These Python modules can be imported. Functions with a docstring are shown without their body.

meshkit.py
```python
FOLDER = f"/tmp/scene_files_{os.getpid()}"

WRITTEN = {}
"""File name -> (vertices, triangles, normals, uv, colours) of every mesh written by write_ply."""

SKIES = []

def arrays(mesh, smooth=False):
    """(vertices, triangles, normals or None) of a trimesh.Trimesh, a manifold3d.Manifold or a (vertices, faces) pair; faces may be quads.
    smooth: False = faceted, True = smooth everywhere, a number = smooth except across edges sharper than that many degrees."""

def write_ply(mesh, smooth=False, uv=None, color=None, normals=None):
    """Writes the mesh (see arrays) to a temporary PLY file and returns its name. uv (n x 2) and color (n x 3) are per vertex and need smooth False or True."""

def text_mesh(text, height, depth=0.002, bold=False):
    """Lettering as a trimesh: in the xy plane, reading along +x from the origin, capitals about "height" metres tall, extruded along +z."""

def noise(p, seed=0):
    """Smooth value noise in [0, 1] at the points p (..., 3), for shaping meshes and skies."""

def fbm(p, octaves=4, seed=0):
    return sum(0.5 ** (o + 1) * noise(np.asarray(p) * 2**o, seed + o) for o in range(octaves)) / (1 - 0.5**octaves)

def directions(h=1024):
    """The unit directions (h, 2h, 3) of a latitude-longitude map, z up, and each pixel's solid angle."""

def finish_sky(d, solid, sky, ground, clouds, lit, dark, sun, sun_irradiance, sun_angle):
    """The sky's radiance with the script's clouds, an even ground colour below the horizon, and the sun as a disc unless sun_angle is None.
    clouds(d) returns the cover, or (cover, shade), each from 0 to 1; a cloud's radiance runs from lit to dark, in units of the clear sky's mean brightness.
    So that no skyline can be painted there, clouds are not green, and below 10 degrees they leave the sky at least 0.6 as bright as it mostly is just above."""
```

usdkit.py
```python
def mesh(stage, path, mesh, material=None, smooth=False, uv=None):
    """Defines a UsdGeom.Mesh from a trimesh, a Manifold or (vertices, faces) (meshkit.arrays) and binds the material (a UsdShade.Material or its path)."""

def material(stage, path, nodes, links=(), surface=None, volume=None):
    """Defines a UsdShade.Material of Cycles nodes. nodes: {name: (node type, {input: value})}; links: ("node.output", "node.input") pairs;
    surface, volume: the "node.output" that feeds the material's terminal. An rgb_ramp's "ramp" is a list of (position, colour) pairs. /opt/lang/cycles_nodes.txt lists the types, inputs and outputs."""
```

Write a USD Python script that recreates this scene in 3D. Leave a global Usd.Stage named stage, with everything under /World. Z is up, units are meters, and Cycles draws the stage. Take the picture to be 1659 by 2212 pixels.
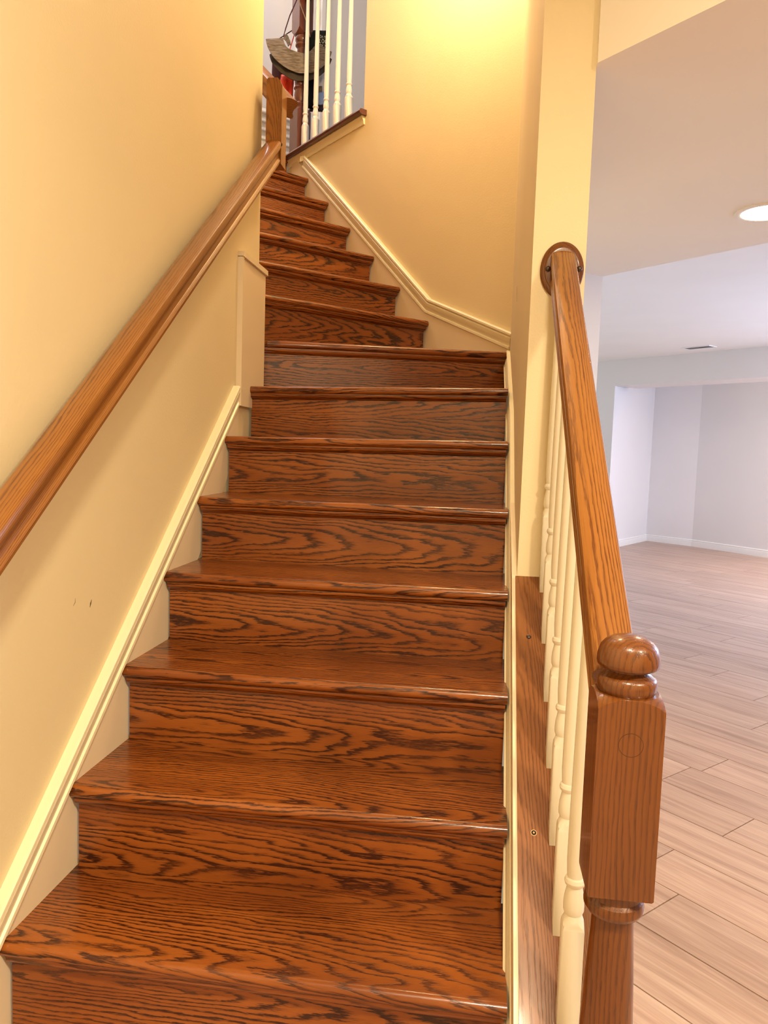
import math, random
import numpy as np, trimesh, manifold3d as m3, usdkit, meshkit
from shapely.geometry import Polygon, box as sbox
from pxr import Usd, UsdGeom, UsdLux, UsdShade, Gf, Sdf, Vt

stage = Usd.Stage.CreateInMemory()
UsdGeom.SetStageUpAxis(stage, UsdGeom.Tokens.z)
UsdGeom.SetStageMetersPerUnit(stage, 1.0)
UsdGeom.Xform.Define(stage, '/World')
rng = random.Random(7)

# ------------------------------------------------------------------ camera
CAM = np.array([0.83215, -0.97546, 1.10779])
YAW, PITCH, ROLL, FPX = 0.125735, -0.084128, 0.033149, 1603.79
fw = np.array([-math.sin(YAW)*math.cos(PITCH), math.cos(YAW)*math.cos(PITCH), math.sin(PITCH)])
r0 = np.array([math.cos(YAW), math.sin(YAW), 0]); u0 = np.cross(r0, fw)
cr = r0*math.cos(ROLL)+u0*math.sin(ROLL); cu = -r0*math.sin(ROLL)+u0*math.cos(ROLL)
cam = UsdGeom.Camera.Define(stage, '/World/camera')
M = np.eye(4); M[0, :3] = cr; M[1, :3] = cu; M[2, :3] = -fw; M[3, :3] = CAM
cam.AddTransformOp().Set(Gf.Matrix4d(*M.ravel().tolist()))
cam.CreateHorizontalApertureAttr(36.0); cam.CreateVerticalApertureAttr(48.0)
cam.CreateFocalLengthAttr(36.0*FPX/1659); cam.CreateClippingRangeAttr(Gf.Vec2f(0.02, 100))
cam.CreateExposureAttr(0.05)

# ------------------------------------------------------------------ lights
def sphere_light(name, pos, r, watts, col):
    l = UsdLux.SphereLight.Define(stage, '/World/'+name); l.AddTranslateOp().Set(Gf.Vec3d(*pos))
    l.CreateRadiusAttr(r); l.CreateIntensityAttr(watts/(4*math.pi*r*r)); l.CreateColorAttr(Gf.Vec3f(*col)); return l
def rect_light(name, pos, d, w, h, power, col):
    l = UsdLux.RectLight.Define(stage, '/World/'+name)
    z = -np.array(d, float)/np.linalg.norm(d); up = np.array([0, 0, 1.]) if abs(z[2]) < .9 else np.array([0, 1., 0])
    x = np.cross(up, z); x /= np.linalg.norm(x); y = np.cross(z, x)
    m = np.eye(4); m[0, :3] = x; m[1, :3] = y; m[2, :3] = z; m[3, :3] = pos
    l.AddTransformOp().Set(Gf.Matrix4d(*m.ravel().tolist()))
    l.CreateWidthAttr(w); l.CreateHeightAttr(h); l.CreateIntensityAttr(power/(w*h)); l.CreateColorAttr(Gf.Vec3f(*col)); return l
WARM = (1.0, .70, .36)
sphere_light('stairwell_lamp_light', (.62, 2.0, 3.51), .12, 20.5, (1.0, .745, .42))
rect_light('entry_downlight', (1.0, -1.05, 2.42), (0, 0, -1), .2, .2, 16.5, (1.0, .85, .58))
rect_light('entry_downlight_2', (2.3, -1.2, 2.42), (0, 0, -1), .25, .25, 21, (1.0, .84, .58))
rect_light('window_daylight', (5.50, 4.3, 1.5), (-1, .1, -.08), 2.2, 1.2, 60, (.38, .60, 1.0))
rect_light('hall_daylight', (-1.2, 3.2, 4.9), (.1, .4, -1), 1.2, 1.2, 12, (.92, .90, 1.0))
rect_light('room_downlight', (4.15, 4.9, 2.23), (0, 0, -1), .2, .2, 9, (1.0, .76, .54))
rect_light('alcove_downlight', (4.9, 6.5, 2.23), (0, 0, -1), .2, .2, 14, (1.0, .80, .64))
dome = UsdLux.DomeLight.Define(stage, '/World/sky'); dome.CreateIntensityAttr(0.25); dome.CreateColorAttr(Gf.Vec3f(.9, .95, 1.0))

# ------------------------------------------------------------------ helpers
used = {}
def numbered(parent, name):
    k = (str(parent), name); n = used.get(k, 0); used[k] = n+1
    return f'{parent}/{name}' + (f'_{n:03d}' if n else '')
def V(*a): return np.array(a, float)
def define(path, pieces, mat, tone=None):
    """pieces: (mesh, smooth, gcfun) tuples -> ONE Mesh prim with grain coordinates."""
    vs, fs, ns, gs, o = [], [], [], [], 0
    for mesh, smooth, gc in pieces:
        v, f, n = meshkit.arrays(mesh, smooth)
        if n is None:
            t = v[f].reshape(-1, 3); a = v[f]
            fn = np.cross(a[:, 1]-a[:, 0], a[:, 2]-a[:, 0]); fn /= np.maximum(np.linalg.norm(fn, axis=1, keepdims=True), 1e-12)
            v, f, n = t, np.arange(len(t)).reshape(-1, 3), np.repeat(fn, 3, 0)
        vs.append(v); fs.append(f+o); ns.append(n); o += len(v)
        gs.append(gc(v) if gc is not None else v)
    v, f, n, g = map(np.vstack, (vs, fs, ns, gs))
    m = usdkit.mesh(stage, path, (v, f), mat)
    m.CreateNormalsAttr(Vt.Vec3fArray.FromNumpy(n.astype(np.float32))); m.SetNormalsInterpolation('vertex')
    UsdGeom.PrimvarsAPI(m).CreatePrimvar('gc', Sdf.ValueTypeNames.Vector3fArray, 'vertex').Set(Vt.Vec3fArray.FromNumpy(g.astype(np.float32)))
    return m.GetPrim()
def tag(p, label=None, cat=None, group=None, kind=None):
    for k, v in (('label', label), ('category', cat), ('group', group), ('kind', kind)):
        if v: p.SetCustomDataByKey(k, v)
    return p
def thing(name, label, cat, group=None, loc=(0, 0, 0)):
    x = UsdGeom.Xform.Define(stage, numbered('/World', name)); x.AddTranslateOp().Set(Gf.Vec3d(*map(float, loc)))
    return tag(x.GetPrim(), label, cat, group)
def obj(name, mesh, mat, parent='/World', smooth=35, gc=None, label=None):
    par = parent if isinstance(parent, str) else str(parent.GetPath())
    pieces = mesh if isinstance(mesh, list) else [(mesh, smooth, gc)]
    p = define(numbered(par, name), pieces, mat)
    if label: tag(p, label)
    return p
def struct(name, mesh, mat, label=None, **k):
    return tag(obj(name, mesh, mat, **k), label, None, None, 'structure')
def bx(a, b):
    a, b = np.array(a, float), np.array(b, float)
    m = trimesh.creation.box(np.abs(b-a)); m.apply_translation((a+b)/2); return m
def cat(*ms): return trimesh.util.concatenate(list(ms))
def prism(pts, z0, z1):
    m = trimesh.creation.extrude_polygon(Polygon(pts).buffer(0), z1-z0, engine='earcut'); m.apply_translation((0, 0, z0)); return m
def oriented(poly, O, X, Y, thick):
    """polygon in the plane (O, X, Y), extruded along X x Y."""
    m = trimesh.creation.extrude_polygon(Polygon(poly).buffer(0), thick, engine='earcut')
    Z = np.cross(X, Y); T = np.eye(4); T[:3, 0] = X; T[:3, 1] = Y; T[:3, 2] = Z; T[:3, 3] = O
    m.apply_transform(T); return m
def sweep(profile, path, nrm, closed_profile=True):
    """profile (u, w): u in the plane across the path (left of it about nrm), w along nrm; mitred corners."""
    path = [V(*q) for q in path]; nrm = np.array(nrm, float)/np.linalg.norm(nrm); P = np.array(profile, float); k = len(P); rows = []
    ds = [(b-a)/np.linalg.norm(b-a) for a, b in zip(path, path[1:])]
    for i, q in enumerate(path):
        d0 = ds[max(i-1, 0)]; d1 = ds[min(i, len(ds)-1)]
        s0, s1 = np.cross(nrm, d0), np.cross(nrm, d1); s = s0+s1; s /= np.linalg.norm(s); s /= max(s@s0, .2)
        rows.append(q+P[:, :1]*s+P[:, 1:]*nrm)
    v = np.vstack(rows); f = []
    for i in range(len(path)-1):
        for j in range(k):
            a, b, c, d = i*k+j, i*k+(j+1) % k, (i+1)*k+(j+1) % k, (i+1)*k+j
            f += [(a, b, c), (a, c, d)]
    import shapely
    cap = trimesh.creation.triangulate_polygon(Polygon(P), engine='earcut')
    idx = [int(np.argmin(((P-q)**2).sum(1))) for q in cap[0]]
    for t in cap[1]:
        a, b, c = (idx[i] for i in t); f += [(a, c, b), (a+(len(path)-1)*k, b+(len(path)-1)*k, c+(len(path)-1)*k)]
    m = trimesh.Trimesh(v, f, process=False); m.fix_normals(); return m
def lathe(prof, n=40, c=(0, 0, 0)):
    m = trimesh.creation.revolve(np.array(prof, float), sections=n); m.apply_translation(c); return m
def tube(pts, r, n=8):
    pts = [V(*q) for q in pts]; rows = []
    for i, q in enumerate(pts):
        t = pts[min(i+1, len(pts)-1)]-pts[max(i-1, 0)]; t /= np.linalg.norm(t)
        a = np.cross(t, V(0, 0, 1) if abs(t[2]) < .9 else V(1, 0, 0)); a /= np.linalg.norm(a); b = np.cross(t, a)
        rows.append([q+r*(math.cos(2*math.pi*j/n)*a+math.sin(2*math.pi*j/n)*b) for j in range(n)])
    v = np.array(rows).reshape(-1, 3); f = []
    for i in range(len(pts)-1):
        for j in range(n):
            a, b, c, d = i*n+j, i*n+(j+1) % n, (i+1)*n+(j+1) % n, (i+1)*n+j
            f += [(a, b, c), (a, c, d)]
    L = len(v); v = np.vstack([v, pts[0], pts[-1]])
    for j in range(n): f += [(L, (j+1) % n, j), (L+1, (len(pts)-1)*n+j, (len(pts)-1)*n+(j+1) % n)]
    return trimesh.Trimesh(v, f, process=False)
def tri(m): mm = m.to_mesh(); return trimesh.Trimesh(mm.vert_properties[:, :3], mm.tri_verts)
def man(t): return m3.Manifold(m3.Mesh(np.array(t.vertices, np.float32), np.array(t.faces, np.uint32)))
def grain(along, across, O=(0, 0, 0), depth=.045, yc=0.0, tilt=.05, off=None):
    """grain coordinates of a board: x along the trunk, (y, z) around its heart."""
    a = np.array(along, float); a /= np.linalg.norm(a); b = np.array(across, float); b -= a*(a@b); b /= np.linalg.norm(b); c = np.cross(a, b)
    ox = rng.uniform(0, 60) if off is None else off; oz = rng.uniform(0, 1)
    def g(v):
        w = v-np.array(O, float); x, y, z = w@a, w@b, w@c
        return np.stack([x+ox, y-yc, z+depth+tilt*x], 1)
    return g

# ------------------------------------------------------------------ materials
LK = '/World/Looks/'
def plain(name, col, rough=.5, spec=.5, bump=None, coat=0, metal=0, var=0):
    n = {'p': ('principled_bsdf', {'base_color': col, 'roughness': rough, 'specular_ior_level': spec, 'coat_weight': coat, 'coat_roughness': .1, 'metallic': metal})}; l = []
    if var or bump: n['g'] = ('geometry', {})
    if var:
        n['vn'] = ('noise_texture', {'scale': 2.2, 'detail': 3.}); l.append(('g.position', 'vn.vector'))
        n['vr'] = ('rgb_ramp', {'ramp': [(.3, tuple(c*(1-var) for c in col)), (.7, tuple(min(1, c*(1+var)) for c in col))]}); l += [('vn.fac', 'vr.fac'), ('vr.color', 'p.base_color')]
    if bump:
        n['bn'] = ('noise_texture', {'scale': bump[0], 'detail': 2.}); n['b'] = ('bump', {'strength': bump[1], 'distance': bump[2]})
        l += [('g.position', 'bn.vector'), ('bn.fac', 'b.height'), ('b.normal', 'p.normal')]
    return usdkit.material(stage, LK+name, n, l, surface='p.BSDF')
def wood(name, dark, mid, light, freq=210., rough=.3, coat=.5, coat_rough=.08, warp=.035, contrast=1.0, bumpd=.0006):
    n, l = {}, []
    def N(k, t, **i): n[k] = (t, i)
    def L(a, b): l.append((a, b))
    N('a', 'attribute', attribute='gc')
    for k, sc, det, ro in (('w1', (2.6, 13, 13), 2., .5), ('w2', (8, 48, 48), 2., .55), ('fad', (1.6, 16, 16), 2., .5), ('jag', (26, 420, 420), 2., .6), ('por', (34, 1500, 1500), 1., .5), ('ton', (1.2, 10, 10), 2., .5), ('fib', (9, 600, 600), 2., .6)):
        N('m'+k, 'mapping', scale=sc); L('a.vector', f'm{k}.vector')
        N(k, 'noise_texture', scale=1., detail=det, roughness=ro); L(f'm{k}.vector', f'{k}.vector')
    N('s', 'separate_xyz'); L('a.vector', 's.vector')
    N('y2', 'math', math_type='multiply'); L('s.y', 'y2.value1'); L('s.y', 'y2.value2')
    N('z2', 'math', math_type='multiply'); L('s.z', 'z2.value1'); L('s.z', 'z2.value2')
    N('yz', 'math', math_type='add'); L('y2.value', 'yz.value1'); L('z2.value', 'yz.value2')
    N('r', 'math', math_type='sqrt'); L('yz.value', 'r.value1')
    N('r1', 'math', math_type='multiply_add', value2=warp); L('w1.fac', 'r1.value1'); L('r.value', 'r1.value3')
    N('r2', 'math', math_type='multiply_add', value2=warp*.28); L('w2.fac', 'r2.value1'); L('r1.value', 'r2.value3')
    N('ph', 'math', math_type='multiply', value2=freq); L('r2.value', 'ph.value1')
    N('pj', 'math', math_type='multiply_add', value2=.75); L('jag.fac', 'pj.value1'); L('ph.value', 'pj.value3')
    N('fr', 'math', math_type='fraction'); L('pj.value', 'fr.value1')
    N('ring', 'rgb_ramp', ramp=[(0, (1, 1, 1)), (.16, (.9, .9, .9)), (.30, (.35, .35, .35)), (.46, (.06, .06, .06)), (.7, (0, 0, 0)), (.90, (.08, .08, .08)), (.985, (.7, .7, .7)), (1, (1, 1, 1))]); L('fr.value', 'ring.fac')
    N('pr', 'map_range', from_min=.52, from_max=.66, to_min=0., to_max=1., clamp=True); L('por.fac', 'pr.value')
    N('pm', 'math', math_type='multiply_add', value2=.55, value3=.0); L('pr.result', 'pm.value1')
    N('fm', 'map_range', from_min=.3, from_max=.7, to_min=.45*contrast, to_max=1.0*contrast, clamp=True); L('fad.fac', 'fm.value')
    N('rw', 'math', math_type='multiply'); L('ring.color', 'rw.value1'); L('fm.result', 'rw.value2')
    N('pw', 'math', math_type='multiply_add'); L('pm.value', 'pw.value1'); L('rw.value', 'pw.value2'); L('rw.value', 'pw.value3')
    N('fb', 'map_range', from_min=.3, from_max=.75, to_min=-.10, to_max=.14, clamp=True); L('fib.fac', 'fb.value')
    N('dk', 'math', math_type='add', use_clamp=True); L('pw.value', 'dk.value1'); L('fb.result', 'dk.value2')
    N('tr', 'rgb_ramp', ramp=[(.32, mid), (.68, light)]); L('ton.fac', 'tr.fac')
    N('mx', 'mix_color', blend_type='mix', b=dark); L('dk.value', 'mx.fac'); L('tr.color', 'mx.a')
    N('b', 'bump', strength=.35, distance=bumpd, invert=True); L('dk.value', 'b.height')
    N('p', 'principled_bsdf', roughness=rough, coat_weight=coat, coat_roughness=coat_rough, specular_ior_level=.4)
    L('mx.result', 'p.base_color'); L('b.normal', 'p.normal')
    return usdkit.material(stage, LK+name, n, l, surface='p.BSDF')
OAK = wood('stained_oak', (.036, .0062, .0015), (.215, .054, .0070), (.32, .093, .0135), freq=115., warp=.042, contrast=1.25, coat=.4)
OAKR = wood('rail_oak', (.10, .027, .005), (.235, .085, .0145), (.325, .130, .027), freq=300., contrast=.85, warp=.010, coat=.3)
OAKN = wood('newel_oak', (.045, .010, .002), (.115, .033, .0045), (.165, .050, .0075), freq=170., contrast=.6, warp=.02)
OAKC = wood('cap_oak', (.08, .023, .006), (.20, .073, .021), (.27, .102, .031), freq=420., contrast=.7, warp=.012, coat=.2, rough=.35)
CHERRY = wood('dark_cherry', (.035, .009, .006), (.105, .030, .020), (.15, .045, .028), freq=200., contrast=.4)
WALL = plain('cream_wall_paint', (.73, .61, .39), .55, .35, (160, .10, .004), var=.02)
WALLW = plain('white_wall_paint', (.80, .77, .75), .6, .3, (160, .08, .004), var=.01)
CEIL = plain('ceiling_paint', (.86, .82, .76), .8, .2, var=.015)
TRIM = plain('cream_trim_enamel', (.84, .77, .55), .32, .5)
SKIRT = plain('cream_skirt_paint', (.76, .63, .45), .38, .45, (200, .06, .003))
WHITE = plain('white_enamel', (.86, .84, .80), .35, .5)
BALW = plain('ivory_baluster_paint', (.85, .82, .69), .35, .5)
def planks_mat(name, a, b, c):
    n = {'a': ('attribute', {'attribute': 'gc'}), 'm1': ('mapping', {'scale': (1.6, 26, 1)}), 'n1': ('noise_texture', {'scale': 1., 'detail': 4., 'roughness': .6, 'distortion': .6}),
         'm2': ('mapping', {'scale': (7, 190, 1)}), 'n2': ('noise_texture', {'scale': 1., 'detail': 2.}),
         'r1': ('rgb_ramp', {'ramp': [(.25, a), (.5, b), (.75, c)]}), 'mr': ('map_range', {'from_min': .3, 'from_max': .7, 'to_min': .86, 'to_max': 1.06, 'clamp': True}),
         's': ('separate_xyz', {}), 'wn': ('white_noise_texture', {'dimensions': '1D'}), 'tr': ('map_range', {'to_min': .90, 'to_max': 1.08}),
         'mm': ('math', {'math_type': 'multiply'}), 'x': ('mix_color', {'blend_type': 'multiply', 'fac': 1., 'use_clamp': False}), 'p': ('principled_bsdf', {'roughness': .36, 'specular_ior_level': .4}), 'cc': ('combine_xyz', {})}
    l = [('a.vector', 'm1.vector'), ('m1.vector', 'n1.vector'), ('a.vector', 'm2.vector'), ('m2.vector', 'n2.vector'), ('n1.fac', 'r1.fac'), ('n2.fac', 'mr.value'), ('a.vector', 's.vector'),
         ('s.z', 'wn.w'), ('wn.value', 'tr.value'), ('mr.result', 'mm.value1'), ('tr.result', 'mm.value2'), ('mm.value', 'cc.x'), ('mm.value', 'cc.y'), ('mm.value', 'cc.z'), ('r1.color', 'x.a'), ('cc.vector', 'x.b'), ('x.result', 'p.base_color')]
    return usdkit.material(stage, LK+name, n, l, surface='p.BSDF')
PLANK = planks_mat('laminate', (.35, .21, .15), (.49, .325, .245), (.58, .41, .32))
SUB = plain('underlay', (.06, .035, .025), .9)
DARK = plain('plug_dark', (.035, .012, .006), .25, .5, coat=.3)
PLUGB = plain('plug_line_brown', (.055, .016, .004), .4)
PALE = plain('bare_wood', (.55, .33, .15), .6)
GREYM = plain('vent_grey', (.25, .24, .25), .5)
BLACKH = plain('hole_black', (.01, .008, .007), .9)
BRASS = plain('hinge_brass', (.42, .36, .26), .4, metal=.6)
def emit(name, col, s): return usdkit.material(stage, LK+name, {'e': ('emission', {'color': col, 'strength': s})}, [], surface='e.emission')
LAMP = emit('lamp_glow', (1., .80, .52), 130.)

# ------------------------------------------------------------------ dimensions
H, RUN, NOS, W = .19, .232327, .0285, .918921
SL = H/RUN
TH = .7565; D = V(-math.sin(TH), math.cos(TH), 0); NN = V(math.cos(TH), math.sin(TH), 0); UP = V(0, 0, 1)
RU = .2306; P9 = V(.5686, 2.5321, 0); CORNER = V(0, 1.755, 0)
def up(t, off, z): return P9+D*t+NN*off+UP*z          # along the upper flight's right skirt
ZT = .027

# ------------------------------------------------------------------ floor of planks
room = Polygon([(0, -2.6), (5.6, -2.6), (5.6, 6.23), (3.573, 8.912), (3.092, 9.322), (2.3715, 8.1274), (1.06, 9.52), (1.06, .26), (0, .26)])
fl = struct('floor', prism(list(room.exterior.coords), -.06, -.009), SUB, 'pale pinkish oak laminate plank floor of the open room')
pd = V(math.sin(math.radians(135.7)), math.cos(math.radians(135.7)), 0); pn = V(-pd[1], pd[0], 0)
v_0, pw, pl = 1.2545, .1895, 1.22
known = [V(1.7239, 1.777, 0), V(1.6513, 1.3078, 0), V(1.322, .8593, 0)]
kn = {int(math.floor((q@pn-v_0)/pw)): q@pd for q in known}
cnt = 0
for k in range(-20, 50):
    ph = kn.get(k, rng.uniform(0, pl)) % pl
    for j in range(-9, 9):
        a, b = ph+j*pl, ph+(j+1)*pl; g = .0016
        quad = Polygon([(pd*u+pn*(v_0+(k+v)*pw))[:2] for u, v in ((a+g, g/pw), (b-g, g/pw), (b-g, 1-g/pw), (a+g, 1-g/pw))])
        c = quad.intersection(room)
        if c.is_empty or c.area < .004 or c.geom_type != 'Polygon': continue
        ctr = V(*quad.centroid.coords[0], 0)
        ox, oy, tz = rng.uniform(0, 50), rng.uniform(0, 50), rng.uniform(0, 99)
        gcf = lambda v, ox=ox, oy=oy, tz=tz: np.stack([v@pd+ox, v@pn+oy, np.full(len(v), tz)], 1)
        obj('plank', prism(list(c.exterior.coords)[:-1], -.009, 0), PLANK, fl, smooth=False, gc=gcf); cnt += 1
print('planks', cnt)

# ------------------------------------------------------------------ walls
TOP = 5.3
corner_r = .035
arc = [(-corner_r+corner_r*math.cos(t), CORNER[1]-corner_r+corner_r*math.sin(t)*1.0) for t in np.linspace(0, math.radians(46), 7)]
e0 = V(arc[-1][0], arc[-1][1], 0); e1 = e0+D*2.4
wl = [(0, -2.6)]+arc+[tuple(e1[:2]), tuple((e1-NN*.14)[:2]), tuple((e0-NN*.14-D*.02)[:2]), (-.14, 1.55), (-.14, -2.6)]
struct('wall_left', prism(wl, -.05, TOP), WALL, 'tall cream stairwell wall behind the long oak handrail', smooth=30)
XR, XO, YC = .935, 1.0585, .857
n0 = 2.163
cpt = V(XR, (n0-XR*NN[0])/NN[1], 0)
def nd(t, n): return D*t+NN*n                          # absolute along / across coordinates
tq = lambda q: q@D
t9 = tq(P9)
TE = t9+.612
wr = [(XR, YC), (XO, YC), (XO, 2.35), tuple(nd(TE, n0+.13)[:2]), tuple(nd(TE, n0)[:2]), tuple(cpt[:2])]
wr2 = wr[:3]+[tuple(nd(t9+2.6, n0+.13)[:2]), tuple(nd(t9+2.6, n0)[:2]), tuple(cpt[:2])]
struct('wall_right', cat(prism(wr2, -.05, 2.80), prism(wr, 2.80, TOP)), WALL, 'narrow cream wall end and angled wall on the right of the stairs', smooth=30)
SCUFF = plain('scuff_dark', (.10, .075, .03), .8)
struct_wl, struct_wr = stage.GetPrimAtPath('/World/wall_left'), stage.GetPrimAtPath('/World/wall_right')
def scuff(par, O, X, Y, pts, w):
    p = np.array(pts, float); q = np.gradient(p, axis=0); q = np.stack([-q[:, 1], q[:, 0]], 1); q /= np.linalg.norm(q, axis=1, keepdims=True); k = np.sin(np.linspace(.12, math.pi-.12, len(p)))[:, None]*w/2
    obj('scuff_mark', oriented(np.vstack([p+q*k, (p-q*k)[::-1]]), O, X, Y, .0004), SCUFF, par, smooth=False)
scuff(struct_wl, V(0, .535, .750), V(0, 1, 0), UP, [(-.003, -.008), (0, 0), (.004, .008)], .0045)
scuff(struct_wl, V(0, 1.13, 1.66), V(0, 1, 0), UP, [(-.004, -.03), (0, 0), (.008, .03)], .0012)
scuff(struct_wl, V(0, .47, .765), V(0, 1, 0), UP, [(-.006, -.006), (.002, 0), (.002, .009)], .0012)
scuff(struct_wr, V(XR-.0004, 1.70, 1.66), V(0, 1, 0), UP, [(-.03, -.03), (0, 0), (.012, .03)], .002)
# basement room
strip_a, strip_b = V(1.2991, 2.8385, 0), V(1.3978, 2.9046, 0)
sd = (strip_b-strip_a)/np.linalg.norm(strip_b-strip_a)
sa = strip_b-sd*.75
struct('wall_side', prism([tuple(sa[:2]), tuple(strip_b[:2]), tuple((strip_b+D*1.0)[:2]), tuple((sa+D*1.0)[:2])], 0, 2.25), WALLW, 'white wall end standing under the far edge of the lowered ceiling')
J = V(2.3715, 8.1274, 0); K1 = V(3.0922, 9.3218, 0); K2 = V(3.573, 8.9122, 0); K3 = V(5.6, 6.23, 0)
nb = J@NN
fd = (J-K1)/np.linalg.norm(J-K1)
struct('wall_beam', prism([tuple(J[:2]), tuple((J+D*1.7)[:2]), tuple((J+D*1.7+NN*.13)[:2]), tuple((J+V(.068, .11, 0))[:2])], 0, 2.30), WALLW, 'white wall left of the wide alcove opening')
tb1 = tq(V(5.6, (nb-5.6*NN[0])/NN[1], 0))
struct('trim_13', prism([tuple(nd(tq(J), nb)[:2]), tuple(nd(tb1, nb)[:2]), tuple(nd(tb1, nb+.42)[:2]), tuple(nd(tq(J)-.0, nb+.42)[:2])], 1.942, 2.24), WALLW, 'white dropped beam over the wide alcove opening')
def wallseg(a, b, th=.12, z1=2.30, e=.0):
    d = (b-a)/np.linalg.norm(b-a); o = V(-d[1], d[0], 0)
    return prism([tuple((a-d*e)[:2]), tuple((b+d*e)[:2]), tuple((b+d*e+o*th)[:2]), tuple((a-d*e+o*th)[:2])], 0, z1)
struct('wall_jamb', prism([tuple(J[:2]), tuple(K1[:2]), tuple((K1+V(-.2, .2, 0))[:2]), tuple((J+V(-.1, .14, 0))[:2])], 0, 2.30), WALLW, 'white side wall of the alcove in daylight')
struct('wall_far', wallseg(K1, K2), WALLW, 'short angled white wall at the back corner of the alcove')
struct('wall_back', wallseg(K2, K3), WALLW, 'long white back wall of the alcove')
WY0, WY1, WZ0, WZ1 = 3.1, 5.5, .85, 2.05
struct('wall_east', cat(bx((5.6, -2.6, 0), (5.75, WY0, 2.5)), bx((5.6, WY1, 0), (5.75, 6.6, 2.5)), bx((5.6, WY0, 0), (5.75, WY1, WZ0)), bx((5.6, WY0, WZ1), (5.75, WY1, 2.5))), WALLW, 'white wall with the daylight window')
struct('wall_front', bx((-.2, -2.75, 0), (5.75, -2.6, 2.6)), WALL, 'cream wall behind the foot of the stairs')
w1 = struct('window_1', cat(bx((5.6, WY0, WZ0), (5.72, WY0+.06, WZ1)), bx((5.6, WY1-.06, WZ0), (5.72, WY1, WZ1)), bx((5.6, WY0+.06, WZ0), (5.72, WY1-.06, WZ0+.06)), bx((5.6, WY0+.06, WZ1-.06), (5.72, WY1-.06, WZ1)), bx((5.64, 4.27, WZ0+.06), (5.68, 4.33, WZ1-.06))), WHITE, 'white framed daylight window')
# baseboards
BBP = [(0, 0), (0, .013), (.062, .013), (.070, .009), (.078, .011), (.088, .006), (.088, 0)]
def baseboard(name, a, b, label):
    d = (b-a)/np.linalg.norm(b-a); nrm = V(d[1], -d[0], 0)
    m = sweep(BBP, [a, b], nrm)
    if m.vertices[:, 2].mean() < 0: m.vertices[:, 2] *= -1; m.invert()
    struct(name, m, WHITE, label, smooth=30)
baseboard('baseboard_left', J, K1, 'white baseboard under the daylit alcove side wall')
baseboard('baseboard_corner', K1, K2, 'white baseboard of the short angled alcove wall')
baseboard('baseboard_back', K2, K3, 'white baseboard along the alcove back wall')
# ceilings
nB0, nB1, ZB, ZC = 1.345, float(strip_b@NN), 2.0, 2.24
x1 = 5.6
q0 = V(XO, (nB0-XO*NN[0])/NN[1], 0); q1 = V(x1, (nB0-x1*NN[0])/NN[1], 0); q2 = V(x1, (nB1-x1*NN[0])/NN[1], 0)
struct('ceiling_001', prism([tuple(q0[:2]), tuple(q1[:2]), tuple(q2[:2]), tuple(strip_b[:2]), tuple(sa[:2]), (XO, 2.3)], ZB, 2.6), CEIL, 'lowered beige ceiling with the recessed light and its yellowish front face')
struct('ceiling_002', prism([tuple(q2[:2]), (x1, 6.6), (3.6, 9.2), (3.1, 9.6), (.9, 9.9), (.9, 3.4), tuple(strip_b[:2])], ZC, 2.4), CEIL, 'lavender white ceiling beyond the lowered part')
struct('ceiling', prism([(-.1, -2.7), (x1+.1, -2.7), tuple((q1+V(.1, 0, 0))[:2]), tuple(q0[:2]), (XO, YC+.02), (XR, YC+.02), (XR, .3), (-.1, .3)], 2.46, 2.6), CEIL, 'ceiling above the foot of the stairs')
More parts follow.
